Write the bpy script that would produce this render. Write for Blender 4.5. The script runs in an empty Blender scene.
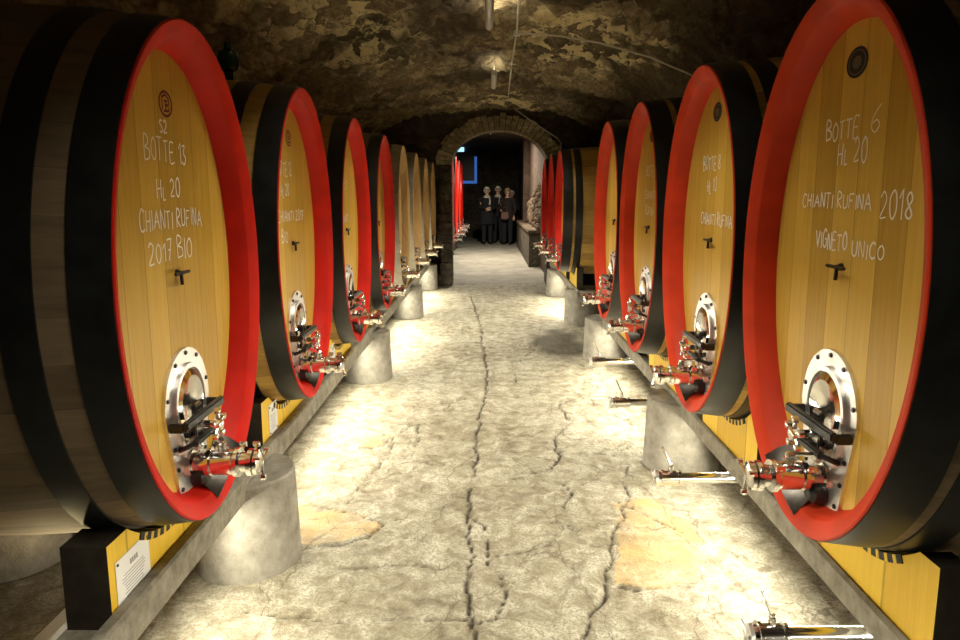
import bpy, math, random
from mathutils import Vector, noise
random.seed(7)
PI = math.pi
CAMZ = 1.80          # the scene is laid out with 1.7 m casks, then brought to true size by SCALE at the end
SCALE = 0.9
F = 690.0
TH = 0.15
VX, VY = 487.0, 193.7
C = bpy.context.scene.collection

# ------------------------------------------------------------------ helpers
def floor_pt(px, py, h=CAMZ):
    """point on the horizontal plane h below the eye, used only to lay out the cracks of the floor"""
    c, s = math.cos(TH), math.sin(TH)
    d = h * F / (c * (py - VY))
    return (px - VX) * d / F, (d - h * s) / c

class MB:
    def __init__(self):
        self.v = []; self.f = []; self.m = []; self.s = []
    def add(self, verts, faces, mi=0, smooth=True):
        o = len(self.v)
        self.v += [tuple(p) for p in verts]
        for fc in faces:
            self.f.append(tuple(o + i for i in fc)); self.m.append(mi); self.s.append(smooth)
    def box(self, x0, x1, y0, y1, z0, z1, mi=0, bev=0.0):
        if bev <= 0:
            vs = [(x, y, z) for x in (x0, x1) for y in (y0, y1) for z in (z0, z1)]
            fs = [(0,1,3,2),(4,6,7,5),(0,4,5,1),(2,3,7,6),(0,2,6,4),(1,5,7,3)]
            self.add(vs, fs, mi, False); return
        b = bev
        import bmesh
        bm = bmesh.new(); bmesh.ops.create_cube(bm, size=1)
        for v in bm.verts:
            v.co = Vector((x0 + (v.co.x+.5)*(x1-x0), y0 + (v.co.y+.5)*(y1-y0), z0 + (v.co.z+.5)*(z1-z0)))
        bmesh.ops.bevel(bm, geom=bm.edges[:], offset=b, segments=2, affect='EDGES')
        bm.verts.ensure_lookup_table()
        self.add([v.co[:] for v in bm.verts], [[v.index for v in f.verts] for f in bm.faces], mi, False)
        bm.free()
    def lathe(self, prof, n=24, axis='x', o=(0,0,0), mi=0, smooth=True, cap=True, sx=1, sy=1):
        """prof = [(t, r)] along axis"""
        vs = []; fs = []
        for t, r in prof:
            for k in range(n):
                a = 2*PI*k/n; c, s = r*math.cos(a)*sx, r*math.sin(a)*sy
                if axis == 'x': p = (o[0]+t, o[1]+c, o[2]+s)
                elif axis == 'y': p = (o[0]+s, o[1]+t, o[2]+c)
                else: p = (o[0]+c, o[1]+s, o[2]+t)
                vs.append(p)
        for i in range(len(prof)-1):
            for k in range(n):
                a, b = i*n+k, i*n+(k+1) % n
                fs.append((a, b, b+n, a+n))
        self.add(vs, fs, mi, smooth)
        if cap:
            self.add(vs[:n], [tuple(range(n))[::-1]], mi, False)
            self.add(vs[-n:], [tuple(range(n))], mi, False)
    def tube(self, pts, r, n=8, mi=0, cap=True, r1=None):
        pts = [Vector(p) for p in pts]; vs = []; fs = []
        m = len(pts)
        for i, p in enumerate(pts):
            d = (pts[min(i+1, m-1)] - pts[max(i-1, 0)]).normalized()
            up = Vector((0,0,1)) if abs(d.z) < .95 else Vector((1,0,0))
            a = d.cross(up).normalized(); b = d.cross(a)
            rr = r if r1 is None else r + (r1-r)*i/(m-1)
            for k in range(n):
                t = 2*PI*k/n
                vs.append(p + a*rr*math.cos(t) + b*rr*math.sin(t))
        for i in range(m-1):
            for k in range(n):
                q, w = i*n+k, i*n+(k+1) % n
                fs.append((q, w, w+n, q+n))
        if cap:
            fs.append(tuple(range(n))[::-1]); fs.append(tuple((m-1)*n+k for k in range(n)))
        self.add(vs, fs, mi)
    def prism(self, outline, x0, x1, mi=0, smooth=False):
        """outline [(y,z)] extruded along x"""
        n = len(outline)
        vs = [(x0, y, z) for y, z in outline] + [(x1, y, z) for y, z in outline]
        self.add(vs, [tuple(range(n)), tuple(range(2*n-1, n-1, -1))], mi, False)
        self.add(vs, [(k, n+k, n+(k+1) % n, (k+1) % n) for k in range(n)], mi, smooth)
    def mesh(self, name, mats):
        me = bpy.data.meshes.new(name)
        me.from_pydata(self.v, [], self.f)
        for mt in (mats if isinstance(mats, (list, tuple)) else [mats]): me.materials.append(mt)
        me.polygons.foreach_set('material_index', self.m)
        me.polygons.foreach_set('use_smooth', self.s)
        me.update()
        import bmesh
        bm = bmesh.new(); bm.from_mesh(me)
        bmesh.ops.remove_doubles(bm, verts=bm.verts[:], dist=1e-5)
        bmesh.ops.recalc_face_normals(bm, faces=bm.faces[:])
        bm.to_mesh(me); bm.free()
        me.set_sharp_from_angle(angle=math.radians(28))
        return me

def link(name, me, parent=None, loc=(0,0,0)):
    o = bpy.data.objects.new(name, me); C.objects.link(o); o.location = loc
    if parent: o.parent = parent
    return o
def tag(o, label=None, cat=None, group=None, kind=None):
    if label: o['label'] = label
    if cat: o['category'] = cat
    if group: o['group'] = group
    if kind: o['kind'] = kind
    return o
def empty(name, loc, rz=0):
    o = bpy.data.objects.new(name, None); C.objects.link(o)
    o.location = loc; o.rotation_euler = (0, 0, rz); o.empty_display_size = .1
    return o

# ------------------------------------------------------------------ materials
def mat(name):
    m = bpy.data.materials.new(name); m.use_nodes = True
    nt = m.node_tree; b = nt.nodes['Principled BSDF']
    return m, nt, b
def N(nt, t, **k):
    n = nt.nodes.new(t)
    for a, v in k.items():
        if a in n.inputs: n.inputs[a].default_value = v
        else: setattr(n, a, v)
    return n
def ramp(nt, stops, fac):
    r = nt.nodes.new('ShaderNodeValToRGB'); e = r.color_ramp.elements
    while len(e) < len(stops): e.new(.5)
    for i, (p, c) in enumerate(stops):
        e[i].position = p; e[i].color = (*c, 1)
    nt.links.new(fac, r.inputs[0]); return r.outputs[0]
def mathn(nt, op, a, b=None, c=None):
    n = nt.nodes.new('ShaderNodeMath'); n.operation = op
    for i, v in enumerate((a, b, c)):
        if v is None: continue
        if isinstance(v, (int, float)): n.inputs[i].default_value = v
        else: nt.links.new(v, n.inputs[i])
    return n.outputs[0]
def mixc(nt, fac, a, b, mode='MIX'):
    n = nt.nodes.new('ShaderNodeMix'); n.data_type = 'RGBA'; n.blend_type = mode
    for i, v in ((0, fac), (6, a), (7, b)):
        if isinstance(v, (int, float)): n.inputs[i].default_value = v
        elif isinstance(v, tuple): n.inputs[i].default_value = (*v, 1)
        else: nt.links.new(v, n.inputs[i])
    return n.outputs[2]
def simple(name, col, rough=.5, metal=0, bump=0, scale=40, spec=.5, var=0):
    m, nt, b = mat(name)
    b.inputs['Roughness'].default_value = rough; b.inputs['Metallic'].default_value = metal
    b.inputs['Specular IOR Level'].default_value = spec
    tc = N(nt, 'ShaderNodeTexCoord')
    nz = N(nt, 'ShaderNodeTexNoise', Scale=scale, Detail=4.0); nt.links.new(tc.outputs['Object'], nz.inputs['Vector'])
    d = tuple(max(0, c*(1-var)) for c in col); l = tuple(min(1, c*(1+var)) for c in col)
    nt.links.new(ramp(nt, [(.3, d), (.7, l)], nz.outputs[0]), b.inputs['Base Color'])
    if bump:
        bp = N(nt, 'ShaderNodeBump', Strength=bump, Distance=.01); nt.links.new(nz.outputs[0], bp.inputs['Height'])
        nt.links.new(bp.outputs[0], b.inputs['Normal'])
    return m

def wood_head(name, dark, light, width=.115):
    m, nt, b = mat(name)
    tc = N(nt, 'ShaderNodeTexCoord'); sep = N(nt, 'ShaderNodeSeparateXYZ'); nt.links.new(tc.outputs['Object'], sep.inputs[0])
    y = mathn(nt, 'DIVIDE', sep.outputs[1], width)
    oi = N(nt, 'ShaderNodeObjectInfo')
    off = mathn(nt, 'MULTIPLY', oi.outputs['Random'], 31.0)
    yy = mathn(nt, 'ADD', y, off)
    idx = mathn(nt, 'FLOOR', yy); fr = mathn(nt, 'FRACT', yy)
    wn = N(nt, 'ShaderNodeTexWhiteNoise', noise_dimensions='1D'); nt.links.new(idx, wn.inputs['W'])
    mp = N(nt, 'ShaderNodeMapping'); mp.inputs['Scale'].default_value = (14, 26, 1.3)
    nt.links.new(tc.outputs['Object'], mp.inputs[0])
    cmb = N(nt, 'ShaderNodeCombineXYZ'); nt.links.new(mathn(nt, 'MULTIPLY', wn.outputs[0], 40.0), cmb.inputs[2])
    va = N(nt, 'ShaderNodeVectorMath'); va.operation = 'ADD'; nt.links.new(mp.outputs[0], va.inputs[0]); nt.links.new(cmb.outputs[0], va.inputs[1])
    nz = N(nt, 'ShaderNodeTexNoise', Scale=2.2, Detail=6.0, Roughness=.6, Distortion=.6); nt.links.new(va.outputs[0], nz.inputs['Vector'])
    big = N(nt, 'ShaderNodeTexNoise', Scale=3.0, Detail=3.0); nt.links.new(tc.outputs['Object'], big.inputs['Vector'])
    f1 = mathn(nt, 'ADD', mathn(nt, 'MULTIPLY', wn.outputs[0], .40), mathn(nt, 'MULTIPLY', nz.outputs[0], .45))
    f2 = mathn(nt, 'ADD', f1, mathn(nt, 'MULTIPLY', big.outputs[0], .25))
    col = ramp(nt, [(.25, dark), (.8, light)], f2)
    edge = mathn(nt, 'LESS_THAN', mathn(nt, 'MINIMUM', fr, mathn(nt, 'SUBTRACT', 1.0, fr)), .014)
    col = mixc(nt, mathn(nt, 'MULTIPLY', edge, .55), col, (dark[0]*.4, dark[1]*.4, dark[2]*.35))
    nt.links.new(col, b.inputs['Base Color'])
    b.inputs['Roughness'].default_value = .42; b.inputs['Specular IOR Level'].default_value = .35
    bp = N(nt, 'ShaderNodeBump', Strength=.25, Distance=.004); nt.links.new(nz.outputs[0], bp.inputs['Height'])
    nt.links.new(bp.outputs[0], b.inputs['Normal'])
    return m

def wood_staves(name, dark, light):
    m, nt, b = mat(name)
    tc = N(nt, 'ShaderNodeTexCoord'); sep = N(nt, 'ShaderNodeSeparateXYZ'); nt.links.new(tc.outputs['Object'], sep.inputs[0])
    z = mathn(nt, 'SUBTRACT', sep.outputs[2], .85)
    an = mathn(nt, 'MULTIPLY', mathn(nt, 'ARCTAN2', mathn(nt, 'MULTIPLY', sep.outputs[1], 1.4), z), 6.2)
    idx = mathn(nt, 'FLOOR', an); fr = mathn(nt, 'FRACT', an)
    wn = N(nt, 'ShaderNodeTexWhiteNoise', noise_dimensions='1D'); nt.links.new(idx, wn.inputs['W'])
    mp = N(nt, 'ShaderNodeMapping'); mp.inputs['Scale'].default_value = (2, 16, 16); nt.links.new(tc.outputs['Object'], mp.inputs[0])
    nz = N(nt, 'ShaderNodeTexNoise', Scale=2.5, Detail=6.0, Roughness=.62); nt.links.new(mp.outputs[0], nz.inputs['Vector'])
    f = mathn(nt, 'ADD', mathn(nt, 'MULTIPLY', wn.outputs[0], .35), mathn(nt, 'MULTIPLY', nz.outputs[0], .65))
    col = ramp(nt, [(.25, dark), (.75, light)], f)
    edge = mathn(nt, 'LESS_THAN', fr, .018)
    col = mixc(nt, mathn(nt, 'MULTIPLY', edge, .4), col, (dark[0]*.3, dark[1]*.3, dark[2]*.3))
    nt.links.new(col, b.inputs['Base Color']); b.inputs['Roughness'].default_value = .6
    bp = N(nt, 'ShaderNodeBump', Strength=.3, Distance=.005); nt.links.new(nz.outputs[0], bp.inputs['Height'])
    nt.links.new(bp.outputs[0], b.inputs['Normal'])
    return m

M = {}
M['head'] = wood_head('varnished_head_wood', (.42, .245, .028), (.72, .47, .085), .135)
M['head_old'] = wood_head('aged_head_wood', (.36, .21, .07), (.60, .40, .17))
M['stave'] = wood_staves('stave_wood', (.12, .085, .05), (.28, .20, .12))
M['stave_gold'] = wood_staves('golden_stave_wood', (.30, .17, .04), (.62, .38, .09))
M['red'] = simple('red_lacquer', (.56, .014, .006), .5, spec=.22, bump=.05, var=.12, scale=8)
M['orange'] = simple('orange_red_lacquer', (.56, .042, .012), .5, spec=.22, bump=.05, var=.12, scale=8)
M['hoop'] = simple('black_painted_hoop', (.011, .012, .012), .36, bump=.06, var=.4, scale=14)
M['galv'] = simple('galvanised_hoop', (.42, .40, .36), .35, .7, bump=.05, var=.2, scale=12)
M['steel'] = simple('polished_steel', (.80, .79, .77), .14, 1.0, var=.05)
M['steel_satin'] = simple('satin_steel', (.80, .79, .77), .33, 1.0, var=.05)
M['black'] = simple('black_iron', (.012, .012, .012), .35, var=.2)
M['chalk'] = simple('chalk', (.93, .90, .80), .9, var=.05)
M['maroon'] = simple('maroon_stamp', (.13, .012, .02), .7, var=.1)
M['brand'] = simple('burnt_brand', (.02, .014, .01), .8, var=.1)
M['brandgrey'] = simple('worn_stamp', (.11, .085, .06), .8, var=.1)
M['rubber'] = simple('black_rubber', (.01, .01, .01), .7, var=.1)
M['paper'] = simple('white_paper', (.88, .88, .88), .8, var=.02)
M['ink'] = simple('grey_ink', (.30, .30, .30), .8)
M['cable'] = simple('white_cable', (.62, .58, .48), .6, var=.1)
M['fixture'] = simple('lamp_housing', (.62, .62, .60), .35, .2, var=.04)
M['green'] = simple('green_glass', (.012, .05, .02), .08, var=.1)
M['saddle'] = wood_head('saddle_wood', (.66, .40, .012), (.95, .64, .05), .4)
M['saddle_end'] = simple('dark_stained_end_grain', (.035, .028, .018), .7, bump=.2, var=.3, scale=20)

def concrete(name, a, bcol, sc=9):
    m, nt, b = mat(name)
    tc = N(nt, 'ShaderNodeTexCoord')
    n1 = N(nt, 'ShaderNodeTexNoise', Scale=sc, Detail=8.0, Roughness=.65); nt.links.new(tc.outputs['Object'], n1.inputs['Vector'])
    n2 = N(nt, 'ShaderNodeTexNoise', Scale=sc*14, Detail=3.0); nt.links.new(tc.outputs['Object'], n2.inputs['Vector'])
    col = ramp(nt, [(.32, a), (.68, bcol)], n1.outputs[0])
    sp = mathn(nt, 'GREATER_THAN', n2.outputs[0], .72)
    col = mixc(nt, mathn(nt, 'MULTIPLY', sp, .6), col, (.6, .58, .5))
    nt.links.new(col, b.inputs['Base Color']); b.inputs['Roughness'].default_value = .85
    h = mathn(nt, 'ADD', n1.outputs[0], mathn(nt, 'MULTIPLY', n2.outputs[0], .3))
    bp = N(nt, 'ShaderNodeBump', Strength=.5, Distance=.012); nt.links.new(h, bp.inputs['Height']); nt.links.new(bp.outputs[0], b.inputs['Normal'])
    return m
M['concrete'] = concrete('cast_concrete', (.17, .155, .12), (.37, .345, .29))
M['beam'] = concrete('beam_concrete', (.15, .135, .10), (.34, .315, .25), 14)

def floor_mat():
    m, nt, b = mat('flagstone')
    tc = N(nt, 'ShaderNodeTexCoord')
    big = N(nt, 'ShaderNodeTexNoise', Scale=1.1, Detail=6.0, Roughness=.65); nt.links.new(tc.outputs['Object'], big.inputs['Vector'])
    mid = N(nt, 'ShaderNodeTexNoise', Scale=9.0, Detail=8.0, Roughness=.72, Distortion=.5); nt.links.new(tc.outputs['Object'], mid.inputs['Vector'])
    fine = N(nt, 'ShaderNodeTexNoise', Scale=75.0, Detail=6.0, Roughness=.75); nt.links.new(tc.outputs['Object'], fine.inputs['Vector'])
    # thin natural fissures: warped cell edges
    mp = N(nt, 'ShaderNodeMapping'); mp.inputs['Scale'].default_value = (1.0, .55, 1); nt.links.new(tc.outputs['Object'], mp.inputs[0])
    wv = N(nt, 'ShaderNodeMix', data_type='VECTOR'); wv.inputs[0].default_value = .16
    nn = N(nt, 'ShaderNodeTexNoise', Scale=4.0, Detail=5.0); nt.links.new(tc.outputs['Object'], nn.inputs['Vector'])
    nt.links.new(mp.outputs[0], wv.inputs[4]); nt.links.new(nn.outputs[1], wv.inputs[5])
    vo = N(nt, 'ShaderNodeTexVoronoi', Scale=2.2); vo.feature = 'DISTANCE_TO_EDGE'; nt.links.new(wv.outputs[1], vo.inputs['Vector'])
    fis = mathn(nt, 'LESS_THAN', mathn(nt, 'ADD', vo.outputs[0], mathn(nt, 'MULTIPLY', mid.outputs[0], .022)), .0155)
    at = N(nt, 'ShaderNodeAttribute', attribute_name='joint')
    ad = N(nt, 'ShaderNodeAttribute', attribute_name='dirt')
    at2 = N(nt, 'ShaderNodeAttribute', attribute_name='tan')
    tot = mathn(nt, 'ADD', mathn(nt, 'MULTIPLY', big.outputs[0], .35), mathn(nt, 'MULTIPLY', mid.outputs[0], .65))
    col = ramp(nt, [(.37, (.15, .12, .07)), (.48, (.36, .325, .235)), (.60, (.64, .61, .49))], tot)
    col = mixc(nt, mathn(nt, 'MULTIPLY', mathn(nt, 'LESS_THAN', fine.outputs[0], .48), .65), col, (.25, .21, .13))
    col = mixc(nt, mathn(nt, 'MULTIPLY', at2.outputs['Fac'], .7), col, (.60, .40, .16))
    col = mixc(nt, mathn(nt, 'MULTIPLY', fis, .55), col, (.14, .11, .07))
    col = mixc(nt, mathn(nt, 'MULTIPLY', at.outputs['Fac'], .9), col, (.05, .038, .022))
    col = mixc(nt, mathn(nt, 'MULTIPLY', ad.outputs['Fac'], mathn(nt, 'ADD', mathn(nt, 'MULTIPLY', mid.outputs[0], 1.4), .1)), col, (.07, .055, .035))
    nt.links.new(col, b.inputs['Base Color']); b.inputs['Roughness'].default_value = .7
    b.inputs['Specular IOR Level'].default_value = .3
    h = mathn(nt, 'ADD', mathn(nt, 'MULTIPLY', mid.outputs[0], 1.0), mathn(nt, 'MULTIPLY', fine.outputs[0], .35))
    h = mathn(nt, 'SUBTRACT', h, mathn(nt, 'MULTIPLY', fis, .25))
    bp = N(nt, 'ShaderNodeBump', Strength=1.0, Distance=.04); nt.links.new(h, bp.inputs['Height']); nt.links.new(bp.outputs[0], b.inputs['Normal'])
    return m
M['floor'] = floor_mat()
M['floor_far'] = concrete('smooth_paving', (.20, .18, .14), (.36, .33, .28), 2)

def stone_mat(name, d, mcol, l, sc=1.0, soot_shade=0.0, block=False):
    m, nt, b = mat(name)
    tc = N(nt, 'ShaderNodeTexCoord')
    mp = N(nt, 'ShaderNodeMapping'); mp.inputs['Scale'].default_value = (1.0*sc, .7*sc, 1.5*sc); nt.links.new(tc.outputs['Object'], mp.inputs[0])
    n1 = N(nt, 'ShaderNodeTexNoise', Scale=1.3, Detail=8.0, Roughness=.7, Distortion=.8); nt.links.new(tc.outputs['Object'], n1.inputs['Vector'])
    n2 = N(nt, 'ShaderNodeTexNoise', Scale=16.0, Detail=7.0, Roughness=.75, Distortion=.4); nt.links.new(mp.outputs[0], n2.inputs['Vector'])
    wv = N(nt, 'ShaderNodeMix', data_type='VECTOR'); wv.inputs[0].default_value = .12
    nn = N(nt, 'ShaderNodeTexNoise', Scale=5.0, Detail=4.0); nt.links.new(mp.outputs[0], nn.inputs['Vector'])
    nt.links.new(mp.outputs[0], wv.inputs[4]); nt.links.new(nn.outputs[1], wv.inputs[5])
    vo = N(nt, 'ShaderNodeTexVoronoi', Scale=6.5); vo.feature = 'DISTANCE_TO_EDGE'; nt.links.new(wv.outputs[1], vo.inputs['Vector'])
    vc = N(nt, 'ShaderNodeTexVoronoi', Scale=6.5); nt.links.new(wv.outputs[1], vc.inputs['Vector'])
    jt = mathn(nt, 'LESS_THAN', vo.outputs[0], .05)
    t = mathn(nt, 'ADD', mathn(nt, 'MULTIPLY', n1.outputs[0], .62), mathn(nt, 'MULTIPLY', n2.outputs[0], .38))
    col = ramp(nt, [(.38, d), (.52, mcol), (.66, l)], t)
    bw = N(nt, 'ShaderNodeRGBToBW'); nt.links.new(vc.outputs[1], bw.inputs[0])
    col = mixc(nt, .55, col, mixc(nt, 1.0, col, bw.outputs[0], 'MULTIPLY'))
    col = mixc(nt, mathn(nt, 'MULTIPLY', jt, .45), col, d)
    if soot_shade:
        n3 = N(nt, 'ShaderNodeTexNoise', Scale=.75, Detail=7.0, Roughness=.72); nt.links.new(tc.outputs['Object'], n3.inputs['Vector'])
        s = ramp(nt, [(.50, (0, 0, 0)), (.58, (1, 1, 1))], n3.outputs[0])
        col = mixc(nt, mathn(nt, 'MULTIPLY', s, soot_shade), col, (d[0]*.35, d[1]*.33, d[2]*.3))
    if soot_shade:
        al = N(nt, 'ShaderNodeAttribute', attribute_name='lit_patch'); so_ = N(nt, 'ShaderNodeAttribute', attribute_name='soot_shade')
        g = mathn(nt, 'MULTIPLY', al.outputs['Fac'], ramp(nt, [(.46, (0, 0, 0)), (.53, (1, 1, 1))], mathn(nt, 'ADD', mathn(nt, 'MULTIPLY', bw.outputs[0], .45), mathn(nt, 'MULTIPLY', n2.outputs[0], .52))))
        col = mixc(nt, g, col, (.93, .80, .46))  # lamp light on the vault, painted as pale colour
        col = mixc(nt, mathn(nt, 'MULTIPLY', so_.outputs['Fac'], .85), col, (d[0]*.30, d[1]*.27, d[2]*.24))  # shade on the vault, painted as dark colour
    nt.links.new(col, b.inputs['Base Color']); b.inputs['Roughness'].default_value = .9
    h = mathn(nt, 'ADD', mathn(nt, 'MULTIPLY', mathn(nt, 'MINIMUM', vo.outputs[0], .15), 3.0), n2.outputs[0])
    bp = N(nt, 'ShaderNodeBump', Strength=1.0, Distance=.05); nt.links.new(h, bp.inputs['Height']); nt.links.new(bp.outputs[0], b.inputs['Normal'])
    return m
M['vault'] = stone_mat('sooty_shaded_rubble_vault', (.17, .12, .06), (.52, .40, .22), (.95, .82, .50), 1.0, .75)
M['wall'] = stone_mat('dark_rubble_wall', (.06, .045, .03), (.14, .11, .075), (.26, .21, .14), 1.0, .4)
M['archstone'] = stone_mat('arch_stone', (.30, .22, .12), (.62, .50, .29), (.85, .72, .45), 2.0)
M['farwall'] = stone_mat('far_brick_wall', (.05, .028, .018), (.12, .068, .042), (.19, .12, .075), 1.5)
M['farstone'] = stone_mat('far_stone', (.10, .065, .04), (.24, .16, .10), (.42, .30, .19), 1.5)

# ------------------------------------------------------------------ stroke lettering (hand chalked)
G = {
'A': [[(0,0),(.45,1),(.9,0)],[(.2,.4),(.72,.4)]],
'B': [[(0,0),(.02,1),(.5,.95),(.55,.72),(.1,.54),(.65,.45),(.7,.12),(0,0)]],
'C': [[(.75,.88),(.4,1),(.08,.7),(.08,.25),(.35,0),(.75,.1)]],
'E': [[(.65,1),(.05,.97),(0,0),(.7,.03)],[(.03,.52),(.5,.52)]],
'F': [[(.7,1),(.05,.97),(0,0)],[(.03,.52),(.5,.52)]],
'G': [[(.75,.85),(.4,1),(.05,.65),(.1,.15),(.45,0),(.75,.2),(.75,.45),(.45,.45)]],
'H': [[(0,0),(.03,1)],[(.03,.48),(.6,.52)],[(.6,0),(.63,1)]],
'I': [[(.1,0),(.12,1)]],
'L': [[(.03,1),(0,0),(.55,.02)]],
'l': [[(.05,.6),(0,-.12),(.35,-.1)]],
'N': [[(0,0),(.03,1),(.6,0),(.66,1)]],
'O': [[(.4,1),(.08,.75),(.05,.3),(.35,0),(.68,.22),(.7,.72),(.4,1)]],
'R': [[(0,0),(.03,1),(.5,.95),(.55,.65),(.08,.48),(.65,0)]],
'S': [[(.6,.9),(.25,1),(.05,.72),(.55,.35),(.4,.02),(0,.08)]],
'T': [[(-.05,.97),(.7,1)],[(.32,.98),(.3,0)]],
'U': [[(0,1),(.03,.2),(.3,0),(.6,.2),(.65,1)]],
'V': [[(0,1),(.35,0),(.75,1)]],
'0': [[(.35,1),(.05,.7),(.08,.2),(.35,0),(.62,.3),(.6,.8),(.35,1)]],
'1': [[(0,.7),(.3,1),(.28,0)]],
'2': [[(0,.8),(.25,1),(.55,.8),(.45,.5),(0,0),(.6,.04)]],
'3': [[(0,.95),(.5,1),(.25,.58),(.6,.3),(.3,0),(-.05,.1)]],
'5': [[(.6,1),(.1,1),(.05,.6),(.5,.5),(.5,.1),(0,0)]],
'6': [[(.6,1),(.15,.6),(.02,.2),(.3,0),(.58,.2),(.4,.45),(.08,.3)]],
'7': [[(0,.95),(.6,1),(.2,0)],[(.12,.5),(.5,.5)]],
'8': [[(.3,.5),(.05,.78),(.3,1),(.55,.78),(.3,.5),(.02,.22),(.3,0),(.6,.22),(.3,.5)]],
'9': [[(.5,.6),(.2,.5),(.05,.8),(.35,1),(.52,.8),(.45,0)]],
}
def chalk(mb, text, yc, zc, width, h, x, rnd, w=.0029, gap=.28, slope=0.0):
    adv = []; t = 0
    for ch in text:
        adv.append(t); t += .55 if ch == ' ' else (max(p[0] for s in G[ch] for p in s) + gap)
    tot = t - gap; sc = width / tot
    for ch, a in zip(text, adv):
        if ch == ' ': continue
        jz = rnd.uniform(-.08, .08)*h; jh = rnd.uniform(.9, 1.12)
        for st in G[ch]:
            pts = []
            for u, v in st:
                yy = yc - width/2 + (a+u)*sc + rnd.uniform(-.02, .02)*h
                pts.append(Vector((x, yy, zc + jz + slope*(yy-yc) + (v*jh-.5)*h + rnd.uniform(-.03, .03)*h)))
            q = []
            for i in range(len(pts)-1):     # Catmull-Rom rounding
                p0 = pts[max(i-1, 0)]; p1 = pts[i]; p2 = pts[i+1]; p3 = pts[min(i+2, len(pts)-1)]
                for k in range(4):
                    t = k/4
                    q.append(.5*((2*p1)+(p2-p0)*t+(2*p0-5*p1+4*p2-p3)*t*t+(3*p1-p0-3*p2+p3)*t**3) if len(pts) > 3 else p1.lerp(p2, t))
            q.append(pts[-1])
            ww = w*rnd.uniform(.75, 1.15)
            vs = []
            for i, p in enumerate(q):
                d = (q[min(i+1, len(q)-1)]-q[max(i-1, 0)])
                n = Vector((0, -d.z, d.y)).normalized()*ww
                vs += [p+n, p-n]
            mb.add(vs, [(2*i, 2*i+1, 2*i+3, 2*i+2) for i in range(len(q)-1)], 0, False)

# ------------------------------------------------------------------ barrel
A0, B0, LEN = .575, .85, 1.30
NS = 112
def dr(s):          # bulge of the staves at depth s behind the rim
    return .052*math.sin(PI*min(max(s/LEN, 0), 1))
def ring(s, off, zc=.85):
    return [(-s, (A0+off)*math.cos(2*PI*k/NS), zc+(B0+off)*math.sin(2*PI*k/NS)) for k in range(NS)]
def loft(mb, rings, mi=0, smooth=True, closed=False):
    n = NS; vs = [p for r in rings for p in r]; fs = []
    m = len(rings)
    for i in range(m if closed else m-1):
        j = (i+1) % m
        for k in range(n):
            fs.append((i*n+k, i*n+(k+1) % n, j*n+(k+1) % n, j*n+k))
    mb.add(vs, fs, mi, smooth)
def mesh_staves(m):
    mb = MB()
    ss = [.020 + (LEN-.03)*i/26 for i in range(27)]
    rs = [ring(s, dr(s)) for s in ss]
    loft(mb, rs)
    loft(mb, [ring(.020, dr(.02)), ring(.030, -.015), ring(.14, -.03)])
    loft(mb, [rs[-1], ring(LEN, -.03), ring(LEN-.1, -.08)])
    b = ring(LEN-.1, -.08); mb.add(b, [tuple(range(NS))], 0, False)
    return mb.mesh('staves', m)
def mesh_hoop(s0, s1, m):
    mb = MB(); t = .006
    n = 5
    outer = [ring(s0+(s1-s0)*i/n, dr(s0+(s1-s0)*i/n)+t) for i in range(n+1)]
    loft(mb, [ring(s0, dr(s0)-.004)] + outer + [ring(s1, dr(s1)-.004)])
    return mb.mesh('hoop', m)
def mesh_rim(m):
    mb = MB()
    loft(mb, [ring(.010, .0045), ring(.002, .0040), ring(-.001, -.001)])
    loft(mb, [ring(-.001, -.001), ring(.022, -.052)])
    loft(mb, [ring(.022, -.052), ring(.027, -.056), ring(.105, -.093)])
    loft(mb, [ring(.105, -.093), ring(.130, -.093), ring(.130, -.02), ring(.010, -.005), ring(.010, .0045)], smooth=False)
    return mb.mesh('rim', m)
def mesh_head(m):
    mb = MB(); r1 = ring(.096, -.089); r2 = ring(.128, -.089)
    mb.add(r1, [tuple(range(NS))], 0, False); mb.add(r2, [tuple(range(NS))[::-1]], 0, False)
    loft(mb, [r1, r2]); return mb.mesh('head', m)

HX = -.096        # x of the head surface
def arch_outline(hw, hb, z0, z1, n=18):
    """door outline: round-shouldered top, sides tapering to a narrower foot"""
    zc = z1 - hw*1.15
    pts = [(-hb, z0), (hb, z0)]
    for k in range(n+1):
        a = PI*k/n
        pts.append((hw*math.cos(a), zc + hw*1.15*math.sin(a)))
    return pts
def mesh_plate():
    mb = MB(); mb.prism(arch_outline(.180, .105, .085, .600), HX-.002, HX+.012)
    o = arch_outline(.128, .085, .235, .545); i = arch_outline(.112, .070, .250, .529)
    n = len(o)
    vs = [(HX+.012, *p) for p in o] + [(HX+.026, *p) for p in o] + [(HX+.026, *p) for p in i] + [(HX+.012, *p) for p in i]
    mb.add(vs, [(j*n+k, j*n+(k+1) % n, (j+1)*n+(k+1) % n, (j+1)*n+k) for j in range(3) for k in range(n)], 0, False)
    return mb.mesh('manhole_plate', M['steel_satin'])
def mesh_door():
    mb = MB()
    levels = [(1.0, 0), (.96, .010), (.80, .018), (.55, .010), (.25, .004)]
    base = arch_outline(.110, .068, .252, .527); cz = .39
    n = len(base); vs = []
    for s, h in levels: vs += [(HX+.012+h, y*s, cz+(z-cz)*s) for y, z in base]
    fs = [(j*n+k, j*n+(k+1) % n, (j+1)*n+(k+1) % n, (j+1)*n+k) for j in range(len(levels)-1) for k in range(n)]
    fs.append(tuple((len(levels)-1)*n+k for k in range(n)))
    mb.add(vs, fs); return mb.mesh('manhole_door', M['steel'])
def mesh_bolt():
    mb = MB(); mb.lathe([(0, .0085), (.004, .0085), (.007, .006)], 8)
    return mb.mesh('bolt', M['black'])
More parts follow.
